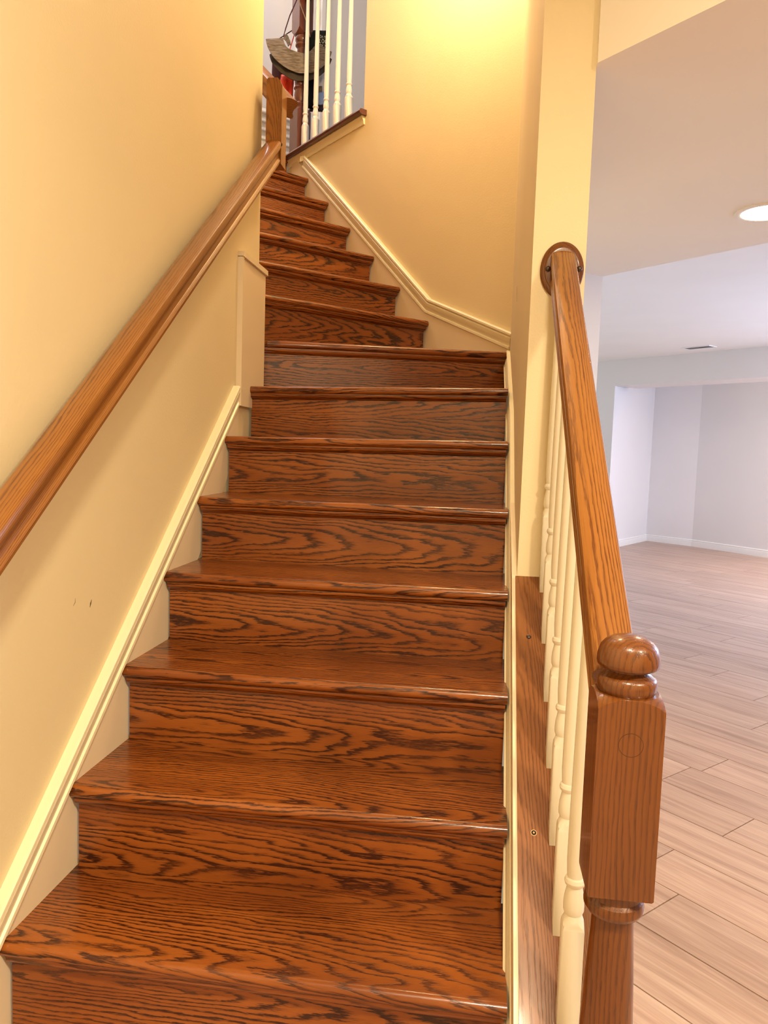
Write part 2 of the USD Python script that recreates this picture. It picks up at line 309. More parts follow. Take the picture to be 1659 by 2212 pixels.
struct('ceiling_003', prism([(-4.5, -.2), (5, -.2), (5, 8), (-4.5, 8)], TOP, TOP+.1), CEIL, 'upper floor ceiling')
struct('wall_header', bx((-.1, .18, 2.46), (XO, .30, TOP)), WALL, 'cream wall above the stair opening')

# ------------------------------------------------------------------ stairs
zL = {6: -.006, 7: -.0135}; zR = {6: .006, 7: -.001}
def zfix(m):
    v = np.array(m.vertices); ks = np.arange(0, 17)
    l = np.interp(v[:, 2]/H, ks, [zL.get(k, 0) for k in ks]); r = np.interp(v[:, 2]/H, ks, [zR.get(k, 0) for k in ks])
    s = np.clip(v[:, 0]/W, 0, 1); v[:, 2] += np.where(v[:, 1] < 2.2, l*(1-s)+r*s, 0); m.vertices = v; return m
st = thing('staircase', 'winding staircase of stained red oak treads and risers', 'stairs')
R_ = ZT/2
NOSP = [(.040, 0), (R_, 0)]+[(R_-R_*math.sin(a), -R_+R_*math.cos(a)) for a in np.linspace(.2, math.pi-.2, 9)]+[(R_, -ZT), (.040, -ZT)]
COVP = [(0, 0), (-.019, 0), (-.019, -.004)]+[(-.019+.015*(1-math.cos(a)), -.004-.014*math.sin(a)) for a in np.linspace(.25, math.pi/2, 5)]+[(-.002, -.021), (0, -.021)]
def along(p0, p1, prof, z, back):
    """profile (depth behind the line, height) extruded from p0 to p1."""
    e = p1-p0; Ln = np.linalg.norm(e); e = e/Ln
    return oriented([(q[0], q[1]) for q in prof], p0+UP*z, back, UP, Ln) if np.cross(back, UP)@e > 0 else oriented([(q[0], q[1]) for q in prof], p1+UP*z, back, UP, Ln)
def make_step(k, p0, p1, backs, riser_shift=(0, 0)):
    """k: step number; p0, p1: nosing ends; backs: plan points of the tread behind the nosing, from the right end round to the left."""
    e = (p1-p0)/np.linalg.norm(p1-p0); back = V(-e[1], e[0], 0); z = k*H
    pcs = []
    def gb(depth=None, acr=back, O=None, y0=.02, y1=.11):
        return grain(e, acr, p0+UP*z if O is None else O, depth=rng.uniform(.012, .045) if depth is None else depth, yc=rng.uniform(y0, y1), tilt=rng.uniform(.04, .10)*rng.choice((-1, 1)))
    g1 = gb(); g1.__defaults__
    pcs.append((zfix(along(p0, p1, NOSP, z, back)), 40, g1))
    body = Polygon([tuple((p0+back*.04)[:2]), tuple((p1+back*.04)[:2])]+[tuple(b[:2]) for b in backs]).buffer(0)
    cutd = rng.choice((.12, .14, .17))
    for lo, hi, g in ((.0, cutd, g1), (cutd, 1.2, gb(y0=cutd, y1=.25))):
        s = Polygon([tuple((p0+back*a-e*1)[:2]) if s0 else tuple((p1+back*a+e*1)[:2]) for a, s0 in ((lo, 1), (lo, 0), (hi, 0), (hi, 1))])
        c = body.intersection(s)
        for c in getattr(c, 'geoms', [c]):
            if c.geom_type == 'Polygon' and c.area > 1e-4:
                pcs.append((zfix(prism(list(c.exterior.coords)[:-1], z-ZT, z)), False, g))
    obj('tread', pcs, OAK, st)
    f0, f1 = p0+back*NOS+e*riser_shift[0], p1+back*NOS-e*riser_shift[1]
    rz0, rz1 = (k-1)*H, z-ZT; pcs = []
    cz = rz0+(rz1-rz0)*rng.choice((.42, .5, .58, 1.0, 1.0))
    for a, b in ((rz0, cz), (cz, rz1)):
        if b-a < .01: continue
        m = zfix(along(f0, f1, [(0, a), (0, b), (.018, b), (.018, a)], 0, back))
        pcs.append((m, False, grain(e, UP, f0+UP*(a+b)/2, depth=rng.uniform(.01, .05), yc=rng.uniform(-.06, .06), tilt=rng.uniform(.04, .10)*rng.choice((-1, 1)))))
    obj('riser', pcs, OAK, st)
    obj('cove_moulding', [(zfix(along(f0, f1, COVP, z-ZT, back)), 30, grain(e, UP, f0, depth=.2, yc=.0, tilt=.01))], OAK, st)
L8, R8 = V(-.012, 1.889, 0), V(.932, 2.134, 0)
e8 = (R8-L8)/np.linalg.norm(R8-L8); b8 = V(-e8[1], e8[0], 0)
def n_up(k): return up((k-9)*RU, 0, 0)
WU = 1.24
for k in range(1, 8):
    y = k*RUN-NOS
    a, b = V(.004, y, 0), V(W-.002, y, 0)
    if k < 7: backs = [V(W, (k+1)*RUN+.03, 0), V(0.0, (k+1)*RUN+.03, 0)]
    else: backs = [R8+b8*.06, L8+b8*.06+e8*.02, V(.004, y+.1, 0)]
    make_step(k, a, b, backs, (.008, .004))
make_step(8, L8, R8, [n_up(9)+D*.06, n_up(9)+D*.06-NN*.95], (-.035, .0))
for k in range(9, 16):
    p1 = n_up(k); p0 = p1-NN*(.952 if k > 9 else .955)
    make_step(k, p0, p1, [p1+D*(RU+.06 if k < 15 else .6), p0+D*(RU+.06 if k < 15 else .6)], (0, .006))

# ------------------------------------------------------------------ skirts and mouldings
CAPP = [(0, 0), (0, .011), (.003, .014), (.011, .014), (.014, .009), (.018, .010), (.026, .014), (.036, .0175), (.046, .019), (.050, .0155), (.053, .020), (.057, .023), (.064, .023), (.068, .019), (.068, 0)]
dl = V(0, RUN, H)/math.hypot(RUN, H)
def lz(y, c): return SL*y+c
# left skirt board + cap
cs = .021
sk = [(-.1, -.02), (-.1, lz(-.1, cs)+.02), (1.50, lz(1.50, cs)+.02), (1.50, 1.1), (1.3, .9), (.3, 0), (.1, -.02)]
struct('trim_1', oriented(sk, V(0, 0, 0), V(0, 1, 0), UP, .006), SKIRT, 'painted skirt board along the left wall behind the stair ends')
struct('trim_2', sweep(CAPP, [V(.0, -.12, lz(-.12, cs)), V(.0, 1.505, lz(1.505, cs))], V(1, 0, 0)), TRIM, 'glossy cream moulding climbing the left wall beside the steps', smooth=25)
pslope = .0
plan = [(-.005, 1.490), (.014, 1.490), (.014, 1.764), tuple((V(.014, 1.764, 0)+D*.24)[:2]), tuple((V(-.012, 1.770, 0)+D*.24)[:2]), (-.012, 1.70)]
def cut_top(m, y, z, lift=0): return m.trim_by_plane(tuple(-V(0, -pslope, 1)/math.hypot(1, pslope)), -(V(0, -pslope, 1)@V(0, y, z+lift))/math.hypot(1, pslope))
pm_ = cut_top(man(prism(plan, 1.24, 2.0)), 1.60, PZ := 1.737)
cap_ = cut_top(man(prism([(-.005, 1.486), (.022, 1.486), (.022, 1.768), tuple((V(.022, 1.768, 0)+D*.24)[:2]), tuple((V(-.012, 1.770, 0)+D*.24)[:2]), (-.012, 1.70)], 1.24, 2.0)), 1.60, PZ, .016)
cap_ = cap_.trim_by_plane(tuple(V(0, -pslope, 1)/math.hypot(1, pslope)), (V(0, -pslope, 1)@V(0, 1.60, PZ-.002))/math.hypot(1, pslope))
edge_ = cut_top(man(bx((.0, 1.486, 1.24), (.019, 1.500, 2.0))), 1.60, PZ)
struct('trim_3', [(tri(pm_), False, None), (tri(cap_), False, None), (tri(edge_), False, None)], SKIRT, 'cream corner panel at the turn of the left wall')
# right skirt: board, cap under the curb, then round the winder
CU = .1084
skr = [(-.02, 0), (-.02, lz(-.02, CU)-.006), (YC, lz(YC, CU)-.006), (2.16, lz(1.72, CU)), (2.16, 1.2), (1.9, 1.25), (.30, 0)]
struct('trim_4', [(oriented(skr, V(XR, 0, 0), V(0, 1, 0), UP, -.012) if False else oriented(skr, V(W+.004, 0, 0), V(0, 1, 0), UP, XR-W-.004), False, None)], SKIRT, 'painted skirt board on the right side of the lower steps')
CAPR = [(u-.0, w) for u, w in CAPP]
cR0 = CU-.088
def rr(y, c): return V(XR, y, lz(y, c))
ycr = 1.60
zcorner = 1.520+.012
pr_low = [V(XR, -.02, lz(-.02, cR0)), V(XR, 1.50, lz(1.50, cR0)), V(XR, cpt[1], zcorner)]
struct('trim_5', sweep([(u, -w) for u, w in CAPP][::-1], pr_low[::-1], V(1, 0, 0)), TRIM, 'glossy cream moulding climbing the right edge of the steps', smooth=25)
def dz(t, c=.0): return 9*H+t/RU*H+c
tk = .035; ck = .012
cpt_t = tq(cpt)-t9
kink = V(*(nd(t9+tk, n0)[:2]), dz(tk, ck)); endp = V(*(nd(t9+1.235, n0)[:2]), dz(1.235, ck))
struct('trim_6', sweep(CAPP, [V(cpt[0], cpt[1], zcorner), kink, endp][::-1], -NN), TRIM, 'glossy cream moulding climbing the angled wall of the upper steps', smooth=25)
vp = nd(t9+1.20, n0)
struct('trim_7', sweep([(u*.6, w) for u, w in CAPP], [V(*vp[:2], dz(1.20, ck)+.06), V(*vp[:2], 2.80)], -NN), TRIM, 'short upright moulding below the upper floor edge', smooth=25)
struct('trim_8', oriented([(cpt_t, 1.25), (cpt_t, zcorner+.02), (tk, dz(tk, ck)+.02), (1.30, dz(1.30, ck)+.005), (1.36, 2.815), (1.36, 2.3), (.25, 1.5)], nd(t9, n0), D, UP, .009) if np.cross(D, UP)@NN < 0 else
       oriented([(cpt_t, 1.25), (cpt_t, zcorner+.02), (tk, dz(tk, ck)+.02), (1.30, dz(1.30, ck)+.005), (1.36, 2.815), (1.36, 2.3), (.25, 1.5)], nd(t9, n0-.009), D, UP, .009), SKIRT, 'painted skirt board on the angled wall of the upper steps')

# curb and its oak cap
struct('trim_9', oriented([(-.032, 0), (-.032, lz(-.032, CU)-.022), (YC, lz(YC, CU)-.022), (YC, 0)], V(XR+.002, 0, 0), V(0, 1, 0), UP, .118), TRIM, 'painted low curb under the oak board of the railing')
th_ = V(0, RUN, H)/math.hypot(RUN, H); nc = np.cross(V(1, 0, 0), th_)
capm = oriented([(0, 0), (.0, -.020), (.14, -.020), (.14, 0)], V(XR-.004, -.032, lz(-.032, CU)), V(1, 0, 0), nc, -((YC+.032)*math.hypot(1, SL))) if np.cross(V(1, 0, 0), nc)@th_ < 0 else oriented([(0, 0), (.0, -.020), (.14, -.020), (.14, 0)], V(XR-.004, -.032, lz(-.032, CU)), V(1, 0, 0), nc, (YC+.032)*math.hypot(1, SL))
cb = thing('railing_curb_board', 'sloping brown oak board under the white balusters, one screw hole open', 'board')
obj('board', capm, OAKC, cb, smooth=False, gc=grain(th_, V(1, 0, 0), V(1.0, .3, .35), depth=.16, yc=-.09, tilt=.02))
def on_cap(x, y, lift=0): return V(x, y, lz(y, CU))+nc*lift
def disc(c, nrm, r, h, dome=0, n=20):
    prof = [(0, 0), (r, 0), (r, h)]+([(r*math.cos(a), h+dome*math.sin(a)) for a in np.linspace(.2, math.pi/2-.01, 6)])+[(0, h+dome)]
    m = trimesh.creation.revolve(np.array(prof), sections=n); m.apply_transform(trimesh.geometry.align_vectors([0, 0, 1], nrm)); m.apply_translation(c); return m
obj('plug', disc(on_cap(.9598, .7154, -.001), nc, .0056, .002, .003), DARK, cb, label='dark domed screw plug')
hole = on_cap(.9608, .37, 0)
def ring(c, nrm, r0_, r1_, h, n=24):
    m = trimesh.creation.annulus(r0_, r1_, h, sections=n); m.apply_translation((0, 0, h/2)); m.apply_transform(trimesh.geometry.align_vectors([0, 0, 1], nrm)); m.apply_translation(c); return m
hp = obj('screw_hole', ring(hole-nc*.002, nc, .0045, .0058, .0024), PALE, cb, label='pale rim of an open screw hole')
obj('hole', disc(hole-nc*.003, nc, .0045, .0033), BLACKH, hp)
obj('screw', disc(hole-nc*.002, nc, .0018, .0034), PALE, hp)

# ------------------------------------------------------------------ handrail profile
RAILP0 = [(-.021, 0), (.021, 0), (.0255, .003), (.0265, .010), (.024, .014), (.0205, .018), (.0195, .026), (.0205, .033), (.026, .040), (.0285, .046), (.0285, .055), (.026, .0605), (.021, .0635), (.010, .0655), (0, .066)]
RAILP = RAILP0+[(-x, z) for x, z in RAILP0[2:-1]][::-1]
def rail(a, b, top_c=None):
    """rail whose top centre line runs from a to b."""
    a, b = V(*a), V(*b); d = (b-a)/np.linalg.norm(b-a); s = np.cross(d, UP); s /= np.linalg.norm(s); n = np.cross(s, d)
    return oriented([(x, z-.066) for x, z in RAILP], a, s, n, -np.linalg.norm(b-a)) if np.cross(s, n)@d < 0 else oriented([(x, z-.066) for x, z in RAILP], a, s, n, np.linalg.norm(b-a))
# left wall rail
lr = thing('wall_handrail', 'long oak handrail on the left wall ending in an upright block', 'handrail')
RX = .060
lc = lambda y: .776*y+.887
a, b = V(RX, -.25, lc(-.25)), V(RX, 1.675, lc(1.675))
obj('rail', rail(a, b), OAKR, lr, smooth=30, gc=grain(b-a, V(1, 0, 0), a, depth=.16, yc=-.08, tilt=.006))
pz0, pz1 = lc(1.675)-.085, 2.395
pb = tri(man(bx((RX-.0285, 1.672, pz0), (RX+.0285, 1.735, pz1)))^man(oriented([(-.0285, pz0-1), (-.0285, pz1-.006), (-.023, pz1), (.011, pz1), (.020, pz1-.010), (.0285, pz1-.028), (.0285, pz0-1)], V(RX, 1.60, 0), V(1, 0, 0), UP, -.3)))
obj('upright_block', pb, OAKR, lr, smooth=20, gc=grain(UP, V(1, 0, 0), V(RX, 1.67, 2.2), depth=.09, yc=-.03, tilt=.05), label='upright oak block joining the two rails')
us = D*RU+UP*H; us = us/np.linalg.norm(us)
ub = V(RX+.02, 1.772, 2.385)
a, b = ub-us*.045, ub+us*1.6
obj('upper_rail', rail(a, b), OAKR, lr, smooth=30, gc=grain(us, NN, a, depth=.08, yc=-.02, tilt=.03))
for t in (.5, 1.3):
    y = t; obj('bracket', cat(tube([V(.0, y, lc(y)-.12), V(.045, y, lc(y)-.12), V(RX, y, lc(y)-.082)], .006), disc(V(0, y, lc(y)-.12), V(1, 0, 0), .028, .005)), BRASS, lr) if False else None

# ------------------------------------------------------------------ stair railing
sr = thing('stair_railing', 'oak railing with ivory turned balusters at the right of the stairs', 'railing')
BX = 1.0135
rc = lambda y: .848*(y+.035)+.8425
a, b = V(1.0140, -.034, rc(-.034)), V(1.0040, YC-.018, rc(YC-.018))
obj('handrail', rail(a, b), OAKR, sr, smooth=30, gc=grain(b-a, V(1, 0, 0), a, depth=.16, yc=-.08, tilt=.006))
def baluster(c, zb, zt, slope, s=.0318, blk=.187, cut=True):
    hs = s/2
    prof = [(0, -.4), (hs*1.42, -.4), (hs*1.42, blk-.020), (hs*1.20, blk-.012), (hs*.92, blk-.003), (hs*.80, blk+.004), (0, blk+.004)]
    block = man(bx((-hs, -hs, -.06), (hs, hs, blk+.004)))^man(trimesh.creation.revolve(np.array(prof), sections=32))
    z = blk
    tp = [(0, z), (hs*.78, z), (hs*.98, z+.008), (hs*1.0, z+.016), (hs*.95, z+.028), (hs*.80, z+.040), (hs*.74, z+.046), (hs*.92, z+.049), (hs*1.02, z+.054), (hs*.92, z+.059), (hs*.76, z+.061), (hs*.80, z+.066), (hs*.86, z+.085), (hs*.84, z+.16), (hs*.56, zt-zb), (0, zt-zb)]
    m = block+man(trimesh.creation.revolve(np.array(tp), sections=28))
    if slope:
        m = m.trim_by_plane(tuple(V(0, -slope, 1)/math.hypot(1, slope)), 0.0)
    else: m = m.trim_by_plane((0, 0, 1), 0.0)
    t = tri(m); t.apply_translation((c[0], c[1], zb)); return t
for k in range(7):
    y = .8348-.11616*k
    obj('baluster', baluster((BX-.0095+.0, y), lz(y, CU), rc(y)-.078, SL), BALW, sr, smooth=30)
# rosette
rz = 1.5415
def ell(prof, n=44):
    m = trimesh.creation.revolve(np.array(prof), sections=n); v = m.vertices.copy()
    x, y, z = v.T; m.vertices = np.stack([x, -z, y*1.30], 1); m.fix_normals(); m.apply_translation((1.0040, YC, rz)); return m
obj('rosette', ell([(0, 0), (.0500, 0), (.0505, .006), (.048, .010), (.0435, .0125), (.041, .0135), (.0395, .0175), (.036, .019), (0, .0195)]), OAKN, sr, smooth=30, gc=grain(UP, V(1, 0, 0), V(1.0, .8, 1.5), depth=.07, tilt=.05), label='oval oak rosette fixing the rail to the wall end')
for sx in (-.036, .036):
    obj('rosette_plug', disc(V(1.0065+sx, YC-.018, rz+.0), V(0, -1, 0), .0062, .004, .004), DARK, sr)
# newel
NX, NY, NS, NZ0, NZ1 = 1.0193, -.0704, .0760, .5860, .8155
KN = .894
hs = NS/2; rcn = hs*math.sqrt(2)
prof = [(0, NZ0-.001), (hs*1.36, NZ0-.001), (hs*1.45, NZ0+.004), (hs*1.45, NZ1-.002), (hs*1.40, NZ1+.001), (hs*1.25, NZ1+.0065), (hs*1.08, NZ1+.0105), (hs*.98, NZ1+.0125), (0, NZ1+.0125)]
nw = man(bx((-hs, -hs, NZ0), (hs, hs, NZ1+.0125)))^man(trimesh.creation.revolve(np.array(prof), sections=72))
turned = [(0, .13), (.038, .13), (.038, .17), (.032, .185), (.027, .20), (.031, .215), (.036, .225), (.0315, .236), (.0315, .26), (.0330, .33), (.0322, .40), (.0290, .47), (.0258, .525), (.0250, .549), (.0262, .5515), (.0335, .5535), (.0358, .558), (.0362, .563), (.0350, .5685), (.0318, .5725), (.0312, .577), (.0312, .589), (0, .589)]
base = man(bx((-hs, -hs, 0), (hs, hs, .15)))
body = tri(base+man(trimesh.creation.revolve(np.array(turned), sections=48))+nw); body.apply_translation((NX, NY, 0))
npst = obj('newel_post', body, OAKN, sr, smooth=18, gc=grain(UP, V(1, 0, 0), V(NX, NY, .6), depth=.055, yc=.09, tilt=.012), label='oak newel post with square block and mushroom finial')
z0 = NZ1+.0115
fin = [(0, 0), (.036, 0), (.0385, .006), (.0393, .014), (.0385, .020), (.0355, .0245), (.0325, .0255), (.0300, .029), (.0270, .032), (.0268, .0345), (.0300, .0355), (.0370, .0370), (.0402, .0400), (.0412, .0455), (.0404, .055), (.0370, .067), (.0310, .0745), (.0220, .0800), (.0110, .0832), (0, .0840)]
obj('finial', lathe([(r*KN, z*KN*.93+z0) for r, z in fin], 56, (NX, NY, 0)), OAKN, npst, smooth=50, gc=grain(UP, V(1, 0, 0), V(NX, NY, .8), depth=.07, yc=.02, tilt=.05))
pc = V(1.0203, NY-hs, .775)
obj('plug', ring(pc+V(0, .0004, 0), V(0, -1, 0), .01375, .01425, .0006, 40), PLUGB, npst, label='round wood plug outline on the newel block')

# ------------------------------------------------------------------ ceiling lamp and vent
rl = thing('recessed_light', 'glowing round recessed light in the lowered ceiling', 'ceiling light', loc=(0, 0, 0))
lc_ = V(1.815, 1.915, ZB)
obj('trim_ring', lathe([(.088, 0), (.088, -.004), (.100, -.006), (.110, -.003), (.110, 0)], 48, lc_), WHITE, rl, smooth=40)
obj('lens', lathe([(0, -.0015), (.088, -.0035), (.088, -.001), (0, -.001)], 48, lc_), LAMP, rl)
vt = thing('ceiling_vent', 'small dark ceiling vent on the lavender ceiling', 'vent')
vc = V(2.975, 6.97, ZC); vx = -D; vy = NN
def vb(a0, a1, b0, b1, z0_, z1_): return oriented([(a0, b0), (a1, b0), (a1, b1), (a0, b1)], vc+UP*z0_, vx, vy, z1_-z0_) if np.cross(vx, vy)[2] > 0 else oriented([(a0, b0), (a1, b0), (a1, b1), (a0, b1)], vc+UP*z1_, vx, vy, z1_-z0_)
obj('frame', cat(vb(-.15, .15, -.07, -.052, -.006, 0), vb(-.15, .15, .052, .07, -.006, 0), vb(-.15, -.132, -.052, .052, -.006, 0), vb(.132, .15, -.052, .052, -.006, 0)), WHITE, vt, smooth=False)
obj('duct', vb(-.132, .132, -.052, .052, -.001, 0), GREYM, vt, smooth=False)
for i in range(7):
    o = -.045+.015*i; obj('slat', vb(-.132, .132, o, o+.004, -.006, -.001), GREYM, vt, smooth=False)

# ------------------------------------------------------------------ upper floor edge, balustrade, hall
struct('floor_001', prism([tuple(nd(t9+1.42, n0-1.3)[:2]), tuple(nd(t9+1.42, n0-.0)[:2]), tuple(nd(t9+.62, n0+.0)[:2]), tuple(nd(t9+.62, n0+2.6)[:2]), tuple(nd(t9+3.2, n0+2.6)[:2]), tuple(nd(t9+3.2, n0-1.3)[:2])], 2.80, 2.849), OAK, 'upper hall floor')
SILL = [(-.034, 2.8225), (.0, 2.8225), (.12, 2.8225), (.12, 2.849), (-.034, 2.849), (-.042, 2.846), (-.046, 2.8365), (-.042, 2.826)]
def along_wall(poly, t0, t1):
    """poly: (across from the wall face to the stair side negative, z)."""
    m = oriented([(q[0], q[1]) for q in poly], nd(t9+t0, n0), NN, UP, t1-t0)
    if m.bounds is not None and ((m.vertices.mean(0)-nd(t9+t0, n0))@D) < 0: m = oriented([(q[0], q[1]) for q in poly], nd(t9+t1, n0), NN, UP, t1-t0)
    return m
struct('trim_10', along_wall(SILL, .585, 1.47), CHERRY, 'dark wood edge board under the upper balusters', smooth=40, gc=grain(D, NN, up(1, 0, 2.85), depth=.1))
struct('trim_11', along_wall([(0, 2.782), (-.006, 2.782), (-.008, 2.788), (-.010, 2.800), (-.016, 2.812), (-.022, 2.817), (-.022, 2.8225), (0, 2.8225)], .60, 1.45), TRIM, 'painted moulding under the dark upper floor edge', smooth=30)
ur = thing('upper_balustrade', 'dark cherry post and rail with white turned balusters on the upper floor', 'railing')
NT, NOFF = 1.372, .060
nc_ = up(NT, NOFF, 0)
def rotz(m, ang, c):
    m.apply_transform(trimesh.transformations.rotation_matrix(ang, [0, 0, 1])); m.apply_translation(c); return m
nh = .046
NB0, NB1 = 3.135, 3.545
prf = lambda z0_, z1_, tip0, tip1: [(0, z0_), ((nh*1.43 if not tip0 else nh*.85), z0_)]+([(nh*1.0, z0_+.006), (nh*1.43, z0_+.03)] if tip0 else [])+([(nh*1.43, z1_-.03), (nh*1.0, z1_-.006), (nh*.85, z1_)] if tip1 else [(nh*1.43, z1_)])+[(0, z1_)]
b0 = man(bx((-nh, -nh, 2.849), (nh, nh, NB0)))^man(trimesh.creation.revolve(np.array(prf(2.849, NB0, 0, 1)), sections=48))
b1 = man(bx((-nh, -nh, NB1), (nh, nh, 4.02)))^man(trimesh.creation.revolve(np.array(prf(NB1, 4.02, 1, 0)), sections=48))
tp = [(0, NB0-.004), (nh*.80, NB0-.004), (nh*.9, NB0+.008), (nh*.98, NB0+.016), (nh*.9, NB0+.024), (nh*.74, NB0+.030), (nh*.80, NB0+.045), (nh*.86, NB0+.075), (nh*.78, NB0+.100), (nh*.82, NB0+.104), (nh*.94, NB0+.112), (nh*.82, NB0+.120), (nh*.72, NB0+.124), (nh*.80, NB0+.135), (nh*.86, NB0+.16), (nh*.82, NB0+.20), (nh*.60, NB1-.075), (nh*.62, NB1-.07), (nh*.85, NB1-.055), (nh*.85, NB1-.045), (nh*.72, NB1-.040), (nh*.88, NB1-.026), (nh*.88, NB1-.012), (nh*.8, NB1), (0, NB1+.004)]
ang = math.atan2(NN[1], NN[0])
pm = tri(b0+b1+man(trimesh.creation.revolve(np.array(tp), sections=40)))
obj('newel_post', rotz(pm, ang, nc_), CHERRY, ur, smooth=32, gc=grain(UP, NN, nc_, depth=.05, yc=.08, tilt=.01), label='dark cherry turned newel post')
ZR = 3.80
a, b = up(NT-.04, NOFF, ZR), up(.612, NOFF, ZR)
obj('handrail', rail(a, b), CHERRY, ur, smooth=30, gc=grain(D, NN, a, depth=.1))
for t in (1.293, 1.175, 1.057, .939, .821):
    c = up(t, NOFF-.01, 0); m = baluster((0, 0), 0, ZR-.066-2.849, 0, .034, .170)
    obj('baluster', rotz(m, ang, V(c[0], c[1], 2.849)), WHITE, ur, smooth=30)
# hall walls
HT = t9+2.35
struct('wall_hall', prism([tuple(nd(HT, n0-2.2)[:2]), tuple(nd(HT, n0+2.6)[:2]), tuple(nd(HT+.12, n0+2.6)[:2]), tuple(nd(HT+.12, n0-2.2)[:2])], 2.8, TOP), WALLW, 'lavender white wall of the upper hall')
struct('wall_hall_side', prism([tuple(nd(t9+.5, n0+2.6)[:2]), tuple(nd(t9+.5, n0+2.72)[:2]), tuple(nd(HT+.1, n0+2.72)[:2]), tuple(nd(HT+.1, n0+2.6)[:2])], 2.8, TOP), WALLW, 'white side wall of the upper hall')
def ray(px, py): return fw+cr*(px-829.5)/FPX-cu*(py-1106)/FPX
def hit(px, py, t=HT, pull=0):                         # where a sight line of the survey meets the plane across the hall at t
    d = ray(px, py); return CAM+d*((t-pull-CAM@D)/(d@D))
def plane_box(t, n_a, n_b, z_a, z_b, th):
    return oriented([(n_a, z_a), (n_b, z_a), (n_b, z_b), (n_a, z_b)], D*t, NN, UP, th) if np.cross(NN, UP)@D < 0 else oriented([(n_a, z_a), (n_b, z_a), (n_b, z_b), (n_a, z_b)], D*(t-th), NN, UP, th)
nA = [hit(x, 40)@NN for x in (640, 689, 697)]
dr = struct('door_1', plane_box(HT, nA[0], nA[1], 2.85, 4.9, .03), WHITE, 'white door of the upper hall seen through the balusters', smooth=False)
struct('trim_12', plane_box(HT, nA[1], nA[2], 2.85, 5.0, .045), WHITE, 'white casing of the upper hall door', smooth=False)
hz = hit(681, 37); obj('hinge', plane_box(HT-.03, hz@NN-.012, hz@NN+.012, hz[2]-.055, hz[2]+.055, .008), BRASS, dr, smooth=False)
# louvred low panel
lv = thing('louvred_panel', 'white panel of horizontal slats behind the upright oak block', 'panel')
tl = t9+1.95; l0, l1 = hit(548, 300, tl)@NN, hit(668, 300, tl)@NN
zt, zb = hit(600, 236, tl)[2], hit(600, 350, tl)[2]
obj('back', plane_box(tl+.02, l0, l1, 2.85, zt, .01), WHITE, lv, smooth=False)
ns = 12; hh = (zt-zb)/6
for i in range(ns):
    z = zt-hh*(i+1)
    if z < 2.85: break
    sl_ = oriented([(0, 0), (.030, .004), (.030, .012), (.004, hh*.86), (0, hh*.86)], D*(tl+.02)+NN*l0+UP*z-D*.0, -D, UP, l1-l0)
    if (sl_.vertices.mean(0)@NN) < l0: sl_.apply_translation(NN*(l1-l0))
    obj('slat', sl_, WHITE, lv, smooth=False)

# ------------------------------------------------------------------ hat, bags on the upper post
def cloth(name, col, rough=.9, bump=(300, .4, .003), var=.15): return plain(name, col, rough, .15, bump, 0, 0, var)
HATM = usdkit.material(stage, LK+'hat_cloth', {'g': ('geometry', {}), 'm': ('mapping', {'scale': (26, 26, 110)}), 'n': ('noise_texture', {'scale': 1., 'detail': 3.}), 'r': ('rgb_ramp', {'ramp': [(.35, (.12, .094, .068)), (.65, (.235, .19, .145))]}), 'b': ('bump', {'strength': .6, 'distance': .006}), 'p': ('principled_bsdf', {'roughness': .9, 'specular_ior_level': .1, 'sheen_weight': .2})},
    [('g.position', 'm.vector'), ('m.vector', 'n.vector'), ('n.fac', 'r.fac'), ('n.fac', 'b.height'), ('r.color', 'p.base_color'), ('b.normal', 'p.normal')], surface='p.BSDF')
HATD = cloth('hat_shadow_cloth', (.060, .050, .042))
vr = V(.966, .259, 0); vt_ = V(.259, -.966, 0)
PXM = 4.56/1604
def loc(px, py, toward):                              # survey point on the post -> place, then moved out of its plane
    base = nc_; d = ray(px, py); P = CAM+d*(((base-CAM)@vt_)/(d@vt_)); k = 1-toward/np.linalg.norm(P-CAM)
    return CAM+(P-CAM)*k
def lofted(rows, thick):
    rows = np.array(rows); n, k = rows.shape[:2]; top = rows.reshape(-1, 3)
    nr = np.zeros_like(rows); du = np.gradient(rows, axis=0); dv = np.gradient(rows, axis=1); nr = np.cross(du, dv); nr /= np.maximum(np.linalg.norm(nr, axis=2, keepdims=True), 1e-9)
    bot = (rows-nr*thick).reshape(-1, 3); v = np.vstack([top, bot]); f = []; N_ = n*k
    for i in range(n-1):
        for j in range(k-1):
            a, b, c, d = i*k+j, i*k+j+1, (i+1)*k+j+1, (i+1)*k+j
            f += [(a, b, c), (a, c, d), (N_+a, N_+c, N_+b), (N_+a, N_+d, N_+c)]
    edge = [(0, j) for j in range(k)]+[(i, k-1) for i in range(1, n)]+[(n-1, j) for j in range(k-2, -1, -1)]+[(i, 0) for i in range(n-2, 0, -1)]
    for (a0, a1), (c0, c1) in zip(edge, edge[1:]+edge[:1]):
        a, b = a0*k+a1, c0*k+c1; f += [(a, N_+b, b), (a, N_+a, N_+b)]
    m = trimesh.Trimesh(v, f, process=False); m.fix_normals(); return m
def curve(pts, n):
    p = np.array(pts, float); s = np.r_[0, np.cumsum(np.linalg.norm(np.diff(p, axis=0), axis=1))]; s /= s[-1]; u = np.linspace(0, 1, n)
    from scipy.interpolate import PchipInterpolator
    return np.stack([PchipInterpolator(s, p[:, i])(u) for i in range(p.shape[1])], 1)
outer = curve([(574, 84), (576, 94), (581, 107), (590, 122), (605, 137), (625, 150), (650, 158), (672, 157), (690, 149), (704, 137), (713, 124), (717, 112)], 40)
inner = curve([(612, 82), (614, 92), (619, 101), (628, 107), (640, 111), (652, 114), (662, 114), (670, 110), (675, 105), (679, 100), (683, 97), (688, 94)], 40)
